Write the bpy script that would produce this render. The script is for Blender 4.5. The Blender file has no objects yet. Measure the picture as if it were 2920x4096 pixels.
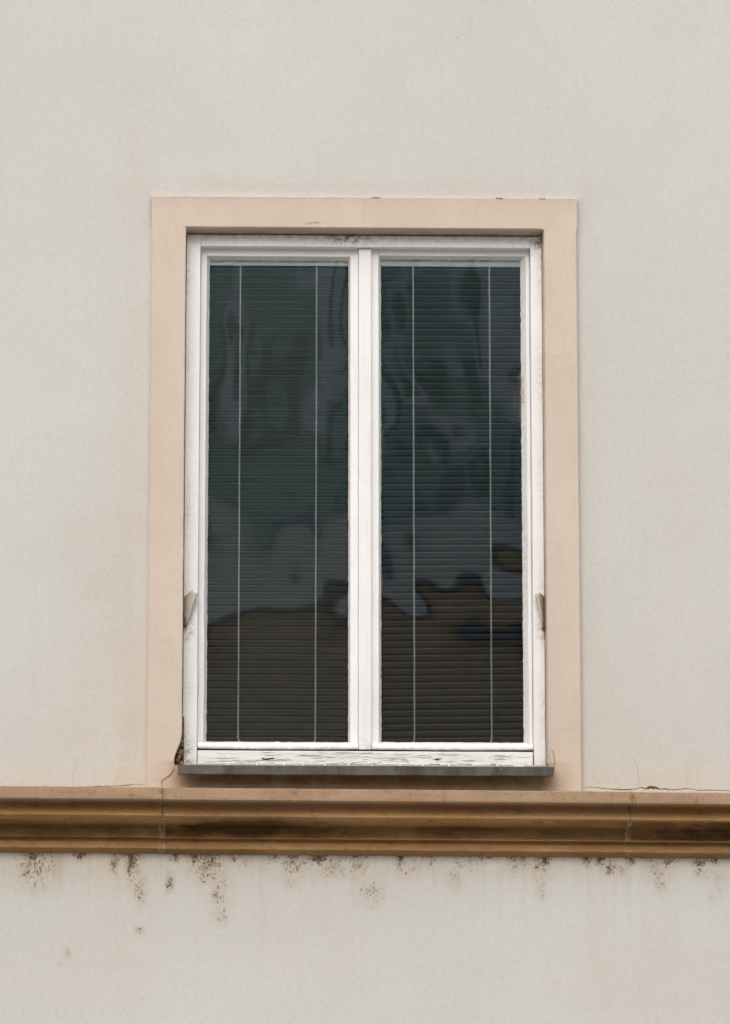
import bpy, bmesh, math, random
import numpy as np
from mathutils import Vector, Matrix, noise as mnoise

R = math.radians
C = bpy.context.scene
COL = C.collection
random.seed(7)

# ------------------------------------------------------------------ camera, sky, light, exposure
cam_d = bpy.data.cameras.new('camera')
cam_d.sensor_fit = 'HORIZONTAL'; cam_d.sensor_width = 24.0; cam_d.lens = 121.95
cam_d.clip_start = 0.1; cam_d.clip_end = 500
cam = bpy.data.objects.new('camera', cam_d); COL.objects.link(cam)
cam.location = (-0.670, -12.0, 1.600)
cam.rotation_euler = (R(90 + 9.565), 0, R(-3.194))
C.camera = cam
cam_d.dof.use_dof = True; cam_d.dof.focus_distance = 12.25; cam_d.dof.aperture_fstop = 2.8

SUN_EL, SUN_AZ = 42.0, 190.0          # azimuth clockwise from +y (light comes from -x, -y)
w = bpy.data.worlds.new('World'); C.world = w; w.use_nodes = True
nt = w.node_tree
sky = nt.nodes.new('ShaderNodeTexSky'); sky.sky_type = 'NISHITA'; sky.sun_disc = False
sky.sun_elevation = R(SUN_EL); sky.sun_rotation = R(SUN_AZ)
sky.air_density = 1.0; sky.dust_density = 4.0; sky.ozone_density = 1.0
bg = nt.nodes['Background']; bg.inputs['Strength'].default_value = 0.15
nt.links.new(sky.outputs[0], bg.inputs['Color'])
sun_d = bpy.data.lights.new('sun', 'SUN'); sun_d.energy = 0.85; sun_d.angle = R(85); sun_d.color = (1, 0.96, 0.88)
sun = bpy.data.objects.new('sun', sun_d); COL.objects.link(sun)
sd = Vector((math.sin(R(SUN_AZ)) * math.cos(R(SUN_EL)), math.cos(R(SUN_AZ)) * math.cos(R(SUN_EL)), math.sin(R(SUN_EL))))
sun.rotation_euler = sd.to_track_quat('Z', 'Y').to_euler(); sun.location = (-5, -8, 12)
C.view_settings.view_transform = 'Standard'; C.view_settings.look = 'None'
C.view_settings.exposure = 0.18; C.view_settings.gamma = 1.0

# ------------------------------------------------------------------ node helpers
class NT:
    def __init__(s, name):
        s.m = bpy.data.materials.new(name); s.m.use_nodes = True
        s.t = s.m.node_tree; s.n = s.t.nodes; s.l = s.t.links
        s.b = s.n['Principled BSDF']; s.out = s.n['Material Output']
        s.co = s.n.new('ShaderNodeTexCoord').outputs['Object']
    def link(s, a, b): s.l.new(a, b)
    def setin(s, sock, v):
        if hasattr(v, 'links') or isinstance(v, bpy.types.NodeSocket): s.l.new(v, sock)
        else:
            if isinstance(v, tuple) and len(v) == 3 and sock.type == 'RGBA': v = v + (1,)
            sock.default_value = v
    def mapping(s, scale=(1, 1, 1), loc=(0, 0, 0)):
        n = s.n.new('ShaderNodeMapping'); n.inputs['Scale'].default_value = scale; n.inputs['Location'].default_value = loc
        s.l.new(s.co, n.inputs['Vector']); return n.outputs[0]
    def noise(s, scale, detail=3, rough=.55, stretch=(1, 1, 1), loc=(0, 0, 0), dist=0.0):
        n = s.n.new('ShaderNodeTexNoise'); n.inputs['Scale'].default_value = scale
        n.inputs['Detail'].default_value = detail; n.inputs['Roughness'].default_value = rough
        n.inputs['Distortion'].default_value = dist
        s.l.new(s.mapping(stretch, loc), n.inputs['Vector']); return n.outputs[0]
    def ramp(s, v, a, b, lo=0.0, hi=1.0, smooth=True):
        n = s.n.new('ShaderNodeMapRange'); n.interpolation_type = 'SMOOTHSTEP' if smooth else 'LINEAR'
        s.setin(n.inputs['Value'], v); s.setin(n.inputs['From Min'], a); s.setin(n.inputs['From Max'], b)
        s.setin(n.inputs['To Min'], lo); s.setin(n.inputs['To Max'], hi); return n.outputs[0]
    def math(s, op, a, b=0.0, c=None, clamp=False):
        n = s.n.new('ShaderNodeMath'); n.operation = op; n.use_clamp = clamp
        s.setin(n.inputs[0], a); s.setin(n.inputs[1], b)
        if c is not None: s.setin(n.inputs[2], c)
        return n.outputs[0]
    def mix(s, f, a, b):
        n = s.n.new('ShaderNodeMix'); n.data_type = 'RGBA'; n.blend_type = 'MIX'
        s.setin(n.inputs[0], f); s.setin(n.inputs[6], a); s.setin(n.inputs[7], b); return n.outputs[2]
    def mul(s, f, a, b):
        n = s.n.new('ShaderNodeMix'); n.data_type = 'RGBA'; n.blend_type = 'MULTIPLY'
        s.setin(n.inputs[0], f); s.setin(n.inputs[6], a); s.setin(n.inputs[7], b); return n.outputs[2]
    def attr(s, name):
        n = s.n.new('ShaderNodeAttribute'); n.attribute_name = name; return n.outputs['Fac']
    def xyz(s):
        n = s.n.new('ShaderNodeSeparateXYZ'); s.l.new(s.co, n.inputs[0]); return n.outputs
    def bump(s, h, dist, strength=1.0, prev=None):
        n = s.n.new('ShaderNodeBump'); n.inputs['Distance'].default_value = dist; n.inputs['Strength'].default_value = strength
        s.l.new(h, n.inputs['Height'])
        if prev is not None: s.l.new(prev, n.inputs['Normal'])
        return n.outputs[0]
    def fin(s, color, rough=.8, normal=None, metal=0.0, spec=.3):
        s.setin(s.b.inputs['Base Color'], color); s.setin(s.b.inputs['Roughness'], rough)
        s.setin(s.b.inputs['Metallic'], metal); s.b.inputs['Specular IOR Level'].default_value = spec
        if normal is not None: s.l.new(normal, s.b.inputs['Normal'])
        return s.m

def plain(name, col, rough=.8, metal=0.0, spec=.3, var=.12, scale=30.0):
    t = NT(name); n = t.noise(scale, 4)
    c = t.mix(t.ramp(n, .3, .7), tuple(c * (1 - var) for c in col), tuple(min(1, c * (1 + var)) for c in col))
    return t.fin(c, rough, t.bump(n, .0006), metal, spec)

# ---- plaster of the wall
def mat_plaster():
    t = NT('plaster')
    big = t.noise(1.1, 3, .5); mid = t.noise(4.5, 4, .6, (1, 1, .6)); fine = t.noise(60, 3, .6)
    c = t.mix(t.ramp(big, .35, .68), (.594, .604, .580), (.620, .633, .614))
    c = t.mix(t.math('MULTIPLY', t.ramp(mid, .5, .75), .2), c, (.575, .565, .52))
    warm = t.math('MULTIPLY', t.math('MULTIPLY', t.attr('stain'), .8), t.ramp(t.noise(9, 5, .65, (1, 1, .55)), .25, .7, .35, 1.0))
    c = t.mix(t.math('MINIMUM', warm, 1.0), c, (.60, .50, .37))
    streak = t.noise(16, 4, .6, (1, 1, .07))
    c = t.mul(t.math('MULTIPLY', t.ramp(streak, .55, .8), .06), c, (.6, .5, .38))
    c = t.mul(t.ramp(fine, .3, .8, .0, .13), c, (.55, .5, .42))
    # sparse pits
    pit = t.noise(95, 2, .5, loc=(3, 1, 7))
    c = t.mul(t.ramp(pit, .70, .76, 0, .4), c, (.35, .28, .2))
    # grime specks and runs below the cornice
    g = t.attr('grime')
    n1 = t.noise(120, 4, .72, (1, 1, .8), dist=.5); n2 = t.noise(300, 3, .6); n3 = t.noise(26, 4, .7, (1, 1, .55), dist=1.0); n4 = t.noise(48, 3, .6, loc=(2, 6, 1))
    nn = t.math('ADD', t.math('MULTIPLY', n1, .50), t.math('ADD', t.math('MULTIPLY', n2, .14), t.math('ADD', t.math('MULTIPLY', n3, .22), t.math('MULTIPLY', n4, .14))))
    th = t.math('SUBTRACT', .630, t.math('MULTIPLY', g, .165))
    gate = t.ramp(g, .02, .12)
    mask = t.math('MULTIPLY', t.ramp(nn, th, t.math('ADD', th, .085)), gate)
    core = t.math('MULTIPLY', t.ramp(nn, t.math('ADD', th, .05), t.math('ADD', th, .12)), gate)
    halo = t.math('MULTIPLY', t.ramp(g, .05, 1.3), t.ramp(n3, .3, .7, .2, .7))
    c = t.mix(halo, c, (.44, .35, .235))
    run = t.math('MULTIPLY', t.ramp(t.noise(38, 4, .6, (1, 1, .045)), .46, .72), t.attr('run'))
    c = t.mix(run, c, (.42, .315, .20))
    c = t.mix(t.math('MULTIPLY', mask, t.ramp(n4, .3, .6, .45, .9)), c, (.225, .145, .07))
    c = t.mix(t.math('MULTIPLY', core, .75), c, (.07, .042, .02))
    h = t.math('ADD', t.noise(230, 3, .6), t.math('MULTIPLY', t.noise(75, 3, .6), 1.3))
    nb = t.bump(h, .0016, .7)
    nb = t.bump(t.noise(7, 4, .5), .006, .6, nb)
    return t.fin(c, .92, nb, spec=.15)

def mat_surround():
    t = NT('peach_render')
    big = t.noise(3.0, 4, .6, (1, 1, .5)); fine = t.noise(90, 3, .6)
    c = t.mix(t.ramp(big, .3, .7), (.60, .515, .43), (.66, .574, .485))
    c = t.mix(t.math('MULTIPLY', t.ramp(t.noise(13, 5, .65, (1, 1, .35)), .52, .75), .35), c, (.58, .475, .375))
    c = t.mul(t.ramp(fine, .35, .8, 0, .12), c, (.5, .42, .33))
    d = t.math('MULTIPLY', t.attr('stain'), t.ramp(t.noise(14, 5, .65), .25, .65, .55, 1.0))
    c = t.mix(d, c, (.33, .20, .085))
    h = t.math('ADD', t.noise(210, 3, .6), t.math('MULTIPLY', t.noise(60, 4, .6, (1, 1, .6)), 1.2))
    nb = t.bump(h, .0013, .5); nb = t.bump(t.noise(12, 4, .5), .004, .5, nb)
    return t.fin(c, .9, nb, spec=.15)

def mat_stone():
    t = NT('sandstone')
    z = t.xyz()[2]
    big = t.noise(2.4, 4, .6, (1, 1, 2.5)); mid = t.noise(11, 5, .65, (.5, 1, 1.4))
    warm = t.mix(t.ramp(big, .3, .7), (.425, .245, .10), (.50, .32, .155))
    grey = t.mix(t.ramp(mid, .3, .7), (.40, .275, .175), (.455, .325, .22))
    wn = t.math('ADD', z, t.math('MULTIPLY', t.math('SUBTRACT', mid, .5), .02))
    c = t.mix(t.ramp(wn, 2.652, 2.662), warm, grey)
    # under-ledge shade painted in, mixed with ragged damp and sooty patches
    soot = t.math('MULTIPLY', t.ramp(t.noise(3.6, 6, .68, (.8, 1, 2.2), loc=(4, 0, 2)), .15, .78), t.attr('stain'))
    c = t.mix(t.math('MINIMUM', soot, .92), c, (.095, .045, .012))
    c = t.mul(t.ramp(t.noise(26, 5, .7), .52, .72, 0, .45), c, (.45, .33, .2))
    grain = t.noise(260, 3, .65); pit = t.noise(140, 2, .5, (.7, 1, 1.3))
    c = t.mul(t.ramp(grain, .3, .75, 0, .35), c, (.55, .45, .36))
    c = t.mul(t.ramp(pit, .66, .73, 0, .7), c, (.3, .22, .15))
    h = t.math('ADD', grain, t.math('MULTIPLY', t.noise(90, 4, .6, (.6, 1, 1.4)), 1.0))
    nb = t.bump(h, .0024, .8); nb = t.bump(t.noise(16, 4, .55), .004, .5, nb)
    return t.fin(c, .93, nb, spec=.12)

def mat_paint(name, grain, dirt=.35, col=(.87, .885, .89)):
    """old white paint; grain: stretch of the wood grain"""
    t = NT(name)
    n = t.noise(6, 4, .6); g = t.noise(70, 5, .65, grain); gg = t.noise(35, 4, .7, grain, loc=(3, 2, 1), dist=.3)
    c = t.mix(t.ramp(n, .3, .7), tuple(k * .95 for k in col), col)
    c = t.mul(t.ramp(g, .5, .75, 0, dirt), c, (.62, .56, .47))
    crack = t.ramp(gg, .66, .72)
    c = t.mix(t.math('MULTIPLY', crack, dirt), c, (.25, .19, .13))
    spot = t.ramp(t.noise(55, 4, .65, loc=(8, 3, 1)), .66, .74)
    c = t.mix(t.math('MULTIPLY', spot, dirt), c, (.42, .33, .22))
    st = t.math('MULTIPLY', t.attr('stain'), t.ramp(t.noise(45, 5, .72, (1, 1, 1.3)), .38, .64))
    c = t.mix(t.math('MINIMUM', st, .95), c, (.24, .165, .085))
    nb = t.bump(g, .0012, .5); nb = t.bump(t.noise(14, 3, .5), .003, .4, nb)
    return t.fin(c, .5, nb, spec=.35)

def mat_zinc():
    t = NT('weathered_zinc')
    a = t.noise(14, 5, .65, (1, 1, .5)); b = t.noise(60, 4, .6)
    c = t.mix(t.ramp(a, .32, .68), (.052, .053, .048), (.112, .110, .098))
    c = t.mix(t.math('MULTIPLY', t.ramp(t.noise(9, 3, .6, loc=(5, 5, 5)), .58, .7), .6), c, (.14, .148, .148))
    c = t.mix(t.ramp(t.noise(45, 4, .6, (1, 1, 2)), .69, .74, 0, .8), c, (.47, .42, .32))
    return t.fin(c, .55, t.bump(t.math('ADD', b, a), .001, .5), .25, .4)

def mat_glass(name, amp, loc):
    t = NT(name); t.n.remove(t.b)
    tr = t.n.new('ShaderNodeBsdfTransparent'); tr.inputs[0].default_value = (.975, .995, .985, 1)
    gl = t.n.new('ShaderNodeBsdfGlossy'); gl.inputs['Roughness'].default_value = .0; gl.inputs[0].default_value = (.90, 1, .975, 1)
    fr = t.n.new('ShaderNodeFresnel'); fr.inputs['IOR'].default_value = 1.82
    h = t.math('ADD', t.noise(2.7, 1, .4, loc=loc, dist=.4, stretch=(1.25, 1, .8)), t.math('MULTIPLY', t.noise(6, 1, .4, loc=loc), .07))
    b = t.bump(h, amp, 1.0); t.l.new(b, gl.inputs['Normal'])
    mx = t.n.new('ShaderNodeMixShader'); t.l.new(t.math('MULTIPLY', fr.outputs[0], 1.0, clamp=True), mx.inputs[0])
    t.l.new(tr.outputs[0], mx.inputs[1]); t.l.new(gl.outputs[0], mx.inputs[2]); t.l.new(mx.outputs[0], t.out.inputs['Surface'])
    return t.m

M = dict(plaster=mat_plaster(), surround=mat_surround(), stone=mat_stone(),
         paint_v=mat_paint('white_paint_upright', (1, 1, .05), .2), paint_h=mat_paint('white_paint_level', (.05, 1, 1)),
         paint_old=mat_paint('flaking_white_paint', (.045, 1, 1), .75), putty=mat_paint('putty', (1, 1, 1), .45, (.78, .775, .75)),
         zinc=mat_zinc(), glass_a=mat_glass('window_glass', .0060, (0, 0, 0)), glass_b=mat_glass('wavy_window_glass', .0066, (5, 0, 3)),
         crack=plain('crack_shadowed_mortar', (.16, .115, .07), .95), hair=plain('hairline_crack', (.36, .285, .21), .95),
         mortar=plain('lime_mortar', (.34, .225, .12), .95, var=.3, scale=60),
         rubble=plain('dirty_mortar', (.15, .10, .058), .95, var=.5, scale=90),
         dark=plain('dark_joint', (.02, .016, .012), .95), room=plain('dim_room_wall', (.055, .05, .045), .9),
         slat=plain('bronze_slat', (.275, .265, .24), .38, .0, .5, .06, 8), lip=plain('bare_aluminium', (.85, .85, .83), .45, .0, .5, .05), rail=plain('white_enamel', (.90, .92, .92), .35, 0, .5, .02),
         cord=plain('cord', (.93, .93, .88), .8), nail=plain('painted_nail', (.80, .80, .75), .5),
         flap=None, bare=plain('bare_weathered_wood', (.52, .47, .38), .9, var=.3, scale=70), soil=plain('soil_in_joint', (.07, .05, .03), .95), hair_soft=plain('hairline_in_render', (.47, .385, .30), .95), web=plain('cobweb_silk', (.45, .42, .35), .9), chip=plain('paint_chip', (.82, .82, .80), .6))
def mat_flap():
    t = NT('stained_cream_plastic')
    c = t.mix(t.ramp(t.noise(40, 5, .65), .3, .7), (.50, .475, .42), (.60, .575, .52))
    st = t.math('MULTIPLY', t.attr('stain'), t.ramp(t.noise(55, 5, .65), .2, .62, .35, 1))
    c = t.mix(st, c, (.27, .175, .08)); return t.fin(c, .45, t.bump(t.noise(120, 3), .0006), 0, .4)
M['flap'] = mat_flap()

# ------------------------------------------------------------------ object helpers
def warp(x, z):
    """the old opening has settled: lines rise a little to the right towards the top"""
    k = min(1.25, max(0, (z - 2.75) / 1.83))
    return z + .0072 * max(-1.4, min(1.4, x)) * k

def mesh(name, verts, faces, mat, parent=None, smooth=False, mats=None, fm=None, attrs=None, do_warp=True):
    if do_warp: verts = [(x, y, warp(x, z)) for x, y, z in verts]
    me = bpy.data.meshes.new(name); me.from_pydata([tuple(v) for v in verts], [], faces); me.update()
    for m in (mats or [mat]): me.materials.append(m)
    if fm is not None: me.polygons.foreach_set('material_index', fm)
    if smooth: me.polygons.foreach_set('use_smooth', [True] * len(me.polygons))
    for k, a in (attrs or {}).items():
        at = me.attributes.new(k, 'FLOAT', 'POINT'); at.data.foreach_set('value', np.asarray(a, dtype=np.float32))
    o = bpy.data.objects.new(name, me); COL.objects.link(o)
    if parent is not None: o.parent = parent
    return o
def empty(name, loc=(0, 0, 0), parent=None):
    o = bpy.data.objects.new(name, None); COL.objects.link(o); o.location = loc; o.empty_display_size = .1
    if parent is not None: o.parent = parent
    return o
def tag(o, label=None, cat=None, group=None, kind=None):
    for k, v in (('label', label), ('category', cat), ('group', group), ('kind', kind)):
        if v: o[k] = v
    return o

class MB:
    """collects shapes for one mesh"""
    def __init__(s): s.v = []; s.f = []; s.m = []
    def add(s, v, f, mi=0):
        k = len(s.v); s.v += [tuple(p) for p in v]; s.f += [tuple(i + k for i in q) for q in f]; s.m += [mi] * len(f)
    def box(s, x0, x1, y0, y1, z0, z1, b=.0, seg=0, mi=0, jit=0.0):
        bm = bmesh.new(); bmesh.ops.create_cube(bm, size=1)
        for v in bm.verts: v.co = ((x0 + x1) / 2 + v.co.x * (x1 - x0), (y0 + y1) / 2 + v.co.y * (y1 - y0), (z0 + z1) / 2 + v.co.z * (z1 - z0))
        if b > 0: bmesh.ops.bevel(bm, geom=bm.edges[:], offset=b, segments=2, affect='EDGES', profile=.6)
        if seg:
            L = max(x1 - x0, z1 - z0); ax = 0 if (x1 - x0) > (z1 - z0) else 2
            for i in range(1, int(L / seg)):
                p = [0, 0, 0]; p[ax] = (x0 if ax == 0 else z0) + i * seg; nrm = [0, 0, 0]; nrm[ax] = 1
                bmesh.ops.bisect_plane(bm, geom=bm.verts[:] + bm.edges[:] + bm.faces[:], plane_co=p, plane_no=nrm)
            if jit:
                for v in bm.verts:
                    q = v.co * 9.0 + Vector((x0 * 3, y0 * 5, z0)); q2 = v.co * 60
                    d = Vector((mnoise.noise(q), mnoise.noise(q + Vector((9, 4, 1))), mnoise.noise(q + Vector((2, 7, 5))))) + .5 * Vector((mnoise.noise(q2), mnoise.noise(q2 + Vector((3, 3, 3))), mnoise.noise(q2 + Vector((7, 1, 2)))))
                    v.co += d * jit
        bm.verts.index_update()
        s.add([v.co[:] for v in bm.verts], [[v.index for v in f.verts] for f in bm.faces], mi); bm.free()
    def tube(s, pts, r, n=6, mi=0, cap=True):
        pts = [Vector(p) for p in pts]; k = len(s.v); m = len(pts)
        for i, p in enumerate(pts):
            d = (pts[min(i + 1, m - 1)] - pts[max(i - 1, 0)]).normalized()
            a = d.cross(Vector((0.3, 1, .2))).normalized(); b = d.cross(a)
            rr = r[i] if isinstance(r, (list, tuple)) else r
            for j in range(n):
                t = 2 * math.pi * j / n; s.v.append(tuple(p + a * rr * math.cos(t) + b * rr * math.sin(t)))
        for i in range(m - 1):
            for j in range(n):
                s.f.append((k + i * n + j, k + i * n + (j + 1) % n, k + (i + 1) * n + (j + 1) % n, k + (i + 1) * n + j)); s.m.append(mi)
        if cap:
            s.f.append(tuple(k + j for j in range(n))[::-1]); s.f.append(tuple(k + (m - 1) * n + j for j in range(n))); s.m += [mi, mi]
    def crack(s, pts, y, wd, mi, sub=6):
        """a thin ragged crack following a polyline on a wall face"""
        P = []
        for (xa, za), (xb, zb) in zip(pts[:-1], pts[1:]):
            for i in range(sub): t = i / sub; P.append((xa + (xb - xa) * t, za + (zb - za) * t))
        P.append(pts[-1]); n = len(P); k = len(s.v)
        for i, (x, z) in enumerate(P):
            a = P[min(i + 1, n - 1)]; b = P[max(i - 1, 0)]
            dx, dz = a[0] - b[0], a[1] - b[1]; L = math.hypot(dx, dz) or 1
            nx, nz = -dz / L, dx / L
            ww = wd * (.35 + .9 * random.random()) * (min(1, .25 + 4 * min(i, n - 1 - i) / n)) / 2
            jx, jz = random.gauss(0, .0011), random.gauss(0, .0011)
            s.v.append((x + jx + nx * ww, y, z + jz + nz * ww)); s.v.append((x + jx - nx * ww, y, z + jz - nz * ww))
        for i in range(n - 1): s.f.append((k + 2 * i, k + 2 * i + 1, k + 2 * i + 3, k + 2 * i + 2)); s.m.append(mi)
    def build(s, name, mat=None, parent=None, mats=None, smooth=False, stain=None, do_warp=True):
        at = {'stain': [stain(*v) for v in s.v]} if stain else None
        return mesh(name, s.v, s.f, mat, parent, smooth, mats, s.m if mats else None, at, do_warp)

def gauss(x, z, c): return c[4] * math.exp(-.5 * (((x - c[0]) / c[2]) ** 2 + ((z - c[1]) / c[3]) ** 2))

# ------------------------------------------------------------------ ground and street
def sheet(name, x0, x1, y0, y1, z, mat, h=0.0, kind='structure'):
    mb = MB()
    if h: mb.box(x0, x1, y0, y1, z - h, z, .012)
    else: mb.add([(x0, y0, z), (x1, y0, z), (x1, y1, z), (x0, y1, z)], [(0, 1, 2, 3)])
    o = mb.build(name, mat, do_warp=False); o['kind'] = kind; return o
sheet('ground', -150, 150, -150, 150, -.16, plain('earth', (.10, .085, .06), .95, scale=2))
sheet('road', -60, 60, -9.5, -2.6, -.12, plain('granite_setts', (.24, .235, .225), .9, scale=12))
sheet('pavement', -60, 60, -2.6, 7.5, 0.0, plain('pale_paving', (.46, .445, .41), .9, scale=4), .14)
sheet('far_pavement', -60, 60, -13.5, -9.5, 0.0, plain('pale_paving_grey', (.42, .41, .39), .9, scale=4), .14)

# ------------------------------------------------------------------ the house
house = empty('house', (0, 0, 0))
tag(house, 'cream plastered house with sandstone cornice and peach framed white double window', 'house')

XL, XR, ZS = -.595, .595, 4.578        # opening
HOLE = (-.66, .66, 2.70, 4.64)
STAIN = [(-.76, 3.5, .045, .75, .42), (-.82, 3.2, .10, .6, .25), (-.9, 2.95, .22, .16, .28), (-.95, 3.55, .05, .05, .35), (-.89, 3.36, .03, .03, .4),
         (0, 4.72, .55, .016, .45), (-.45, 4.735, .15, .02, .3), (.75, 3.3, .03, .9, .25), (.9, 2.9, .25, .2, .22), (1.05, 3.6, .2, .5, .16),
         (-1.0, 2.73, .4, .03, .35), (1.0, 2.74, .3, .03, .35), (-.78, 4.75, .05, .12, .2), (.74, 4.68, .012, .03, .3),
         (-1.1, 2.46, .35, .05, .25), (0, 2.47, 2, .035, .30), (.95, 2.1, .25, .12, .28), (-.2, 2.2, .4, .15, .12), (-1.0, 2.1, .2, .1, .15)]
GRIME = [(-1.054,2.448,.065,.058,.75),(-1.069,2.501,.02,.012,1),(-.925,2.502,.017,.01,1),(-.809,2.463,.013,.029,.9),(-.754,2.456,.017,.041,1),(-.754,2.5,.029,.012,.8),(-.725,2.384,.023,.051,.8),(-.63,2.406,.013,.029,1),(-.727,2.255,.017,.014,.9),(-.956,2.179,.012,.02,.9),(-.98,2.145,.006,.006,1.3),(-.614,2.5,.014,.012,1),(-.541,2.498,.029,.013,1),(-.498,2.494,.023,.017,1),(-.505,2.45,.051,.046,.7),(-.468,2.378,.038,.058,.7),(-.47,2.306,.032,.032,.75),(-.425,2.497,.012,.009,1),(-.367,2.472,.058,.017,.5),(-.294,2.497,.02,.01,.9),(-.236,2.499,.014,.009,.9),(-.229,2.466,.043,.032,.65),(-.243,2.415,.029,.022,.5),(-.152,2.495,.035,.017,1),(-.105,2.459,.058,.032,.6),(-.062,2.503,.014,.012,.8),(-.018,2.459,.038,.036,.6),(.018,2.38,.041,.043,.8),(.023,2.372,.012,.012,1),(-.04,2.506,.017,.01,.9),(.113,2.496,.013,.023,.9),(.135,2.467,.043,.032,.6),(.215,2.475,.043,.026,.45),(.288,2.417,.029,.036,.55),(.332,2.475,.043,.032,.5),(.398,2.502,.029,.007,.7),(.493,2.498,.038,.009,.7),(.5,2.469,.049,.029,.55),(.566,2.44,.032,.043,.6),(.572,2.396,.023,.038,.7),(.581,2.495,.02,.017,1),(.72,2.494,.014,.014,1),(.765,2.494,.014,.014,1),(.793,2.455,.02,.02,1),(.837,2.448,.026,.023,.6),(.866,2.492,.017,.009,1),(.977,2.492,.026,.009,.9),(.954,2.456,.038,.035,.6),(.958,2.412,.02,.041,.75),(1.087,2.49,.026,.012,1),(1.094,2.456,.029,.026,.6),(1.138,2.486,.017,.012,.9),(1.152,2.42,.02,.051,.5),(1.129,2.362,.012,.012,.8),(-1.132,2.412,.043,.058,.25),(.973,2.216,.087,.101,.22),(-.163,2.285,.087,.072,.25),(-.308,2.256,.072,.072,.25),(.62,2.028,.101,.072,.2)]
GRIME = [(x, z - .010, a * 1.05, b * 1.2, g * .9) if z > 2.488 else (x, z, a, b, g) for x, z, a, b, g in GRIME]
_r = random.Random(3)
for i in range(34):                     # the same wear carries on along the rest of the cornice
    s = -1 if i % 2 else 1
    GRIME.append((s * _r.uniform(1.25, 4.5), _r.uniform(2.4, 2.5), _r.uniform(.015, .05), _r.uniform(.012, .05), _r.uniform(.5, 1)))

def wall_part(name, z0, z1, hole=None, step=.016, grime=False):
    xs = list(np.arange(-1.6, 1.6001, step)) + [-6, -5, -4, -3, -2.4, -2, 2, 2.4, 3, 4, 5, 6]
    zs = [z for z in np.arange(1.7, 5.7, step * (.6 if grime else 1.5)) if z0 < z < z1] + [z0, z1] + [z for z in (.5, 1, 6, 6.6) if z0 < z < z1]
    if hole:
        xs = [x for x in xs if min(abs(x - hole[0]), abs(x - hole[1])) > .005] + [hole[0], hole[1]]
        zs = [z for z in zs if min(abs(z - hole[2]), abs(z - hole[3])) > .005] + [hole[2], hole[3]]
    xs = sorted(set(round(float(x), 5) for x in xs)); zs = sorted(set(round(float(z), 5) for z in zs))
    X, Z = np.meshgrid(xs, zs); nx = len(xs)
    st = np.zeros_like(X); gr = np.zeros_like(X); ru = np.zeros_like(X)
    for c in STAIN: st += c[4] * np.exp(-.5 * (((X - c[0]) / c[2]) ** 2 + ((Z - c[1]) / c[3]) ** 2))
    if grime:
        for c in GRIME: gr = np.maximum(gr, c[4] * np.exp(-.5 * np.abs((X - c[0]) / (c[2] * .9)) ** 2.2 - .5 * np.abs((Z - c[1]) / c[3]) ** 2.2)) + 0
        ru = .5 * np.exp(-np.maximum(0, 2.51 - Z) / .085)
        gr += .45 * np.exp(-.5 * ((Z - (2.502 - .004 * X)) / .006) ** 2) + .20 * np.exp(-.5 * ((Z - 2.50) / .04) ** 2) + .16 * np.exp(-.5 * ((Z - 2.43) / .10) ** 2)
    mb = MB(); mb.v = [(float(a), 0.0, float(b)) for a, b in zip(X.ravel(), Z.ravel())]
    for j in range(len(zs) - 1):
        zc = (zs[j] + zs[j + 1]) / 2
        for i in range(nx - 1):
            xc = (xs[i] + xs[i + 1]) / 2
            if hole and hole[0] < xc < hole[1] and hole[2] < zc < hole[3]: continue
            k = j * nx + i; mb.f.append((k, k + 1, k + 1 + nx, k + nx)); mb.m.append(0)
    # flanks, back (and top) of the house body
    mb.add([(-6, 0, z0), (-6, 7, z0), (-6, 7, z1), (-6, 0, z1)], [(0, 1, 2, 3)][::-1])
    mb.add([(6, 0, z0), (6, 7, z0), (6, 7, z1), (6, 0, z1)], [(0, 1, 2, 3)])
    mb.add([(-6, 7, z0), (6, 7, z0), (6, 7, z1), (-6, 7, z1)], [(0, 1, 2, 3)])
    return mb, st.ravel(), gr.ravel(), ru.ravel()

CR_WALL = [([(-1.6,2.713),(-1.181,2.712),(-1.094,2.7125),(-1.007,2.715),(-.935,2.715),(-.848,2.718),(-.79,2.72),(-.746,2.725),(-.708,2.722)],.0028,1),
 ([(-.945,2.715),(-.945,2.753),(-.938,2.789),(-.943,2.818)],.0016,2), ([(-.693,2.732),(-.703,2.75)],.002,2),
 ([(.715,2.724),(.759,2.722),(.803,2.717),(.854,2.716),(.876,2.719),(.899,2.723),(.921,2.72),(.943,2.723),(.958,2.718),(.98,2.719),(1.009,2.716),(1.053,2.72),(1.098,2.715),(1.3,2.714)],.0035,1),
 ([(.915,2.7215),(.93,2.724),(.948,2.7235),(.962,2.7185)],.010,1),
 ([(.88,2.719),(.897,2.741),(.893,2.767),(.885,2.799),(.878,2.829)],.0018,2), ([(.768,2.724),(.752,2.755),(.742,2.784)],.0015,2),
 ([(1.048,2.721),(1.049,2.749),(1.059,2.783),(1.052,2.815)],.0015,2), ([(-.82,2.724),(-.80,2.745),(-.812,2.78)],.0013,2)]
def finish_wall(name, mb, st, gr, ru, cracks=()):
    n0 = len(mb.v)
    for pts, wd, mi in cracks: mb.crack(pts, -.0006, wd, mi)
    pad = np.zeros(len(mb.v) - len(st))
    return mesh(name, mb.v, mb.f, None, house, False, [M['plaster'], M['crack'], M['hair_soft']], mb.m,
                {'stain': np.concatenate([st, pad]), 'grime': np.concatenate([gr, pad]), 'run': np.concatenate([ru, pad])})
mb, st, gr, ru = wall_part('wall', 2.58, 7.0, HOLE)
mb.add([(-6, 0, 7), (6, 0, 7), (6, 7, 7), (-6, 7, 7)], [(0, 1, 2, 3)])
o = finish_wall('wall', mb, st, gr, ru, CR_WALL); o['label'] = 'pale smooth plaster wall around the window'
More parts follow.
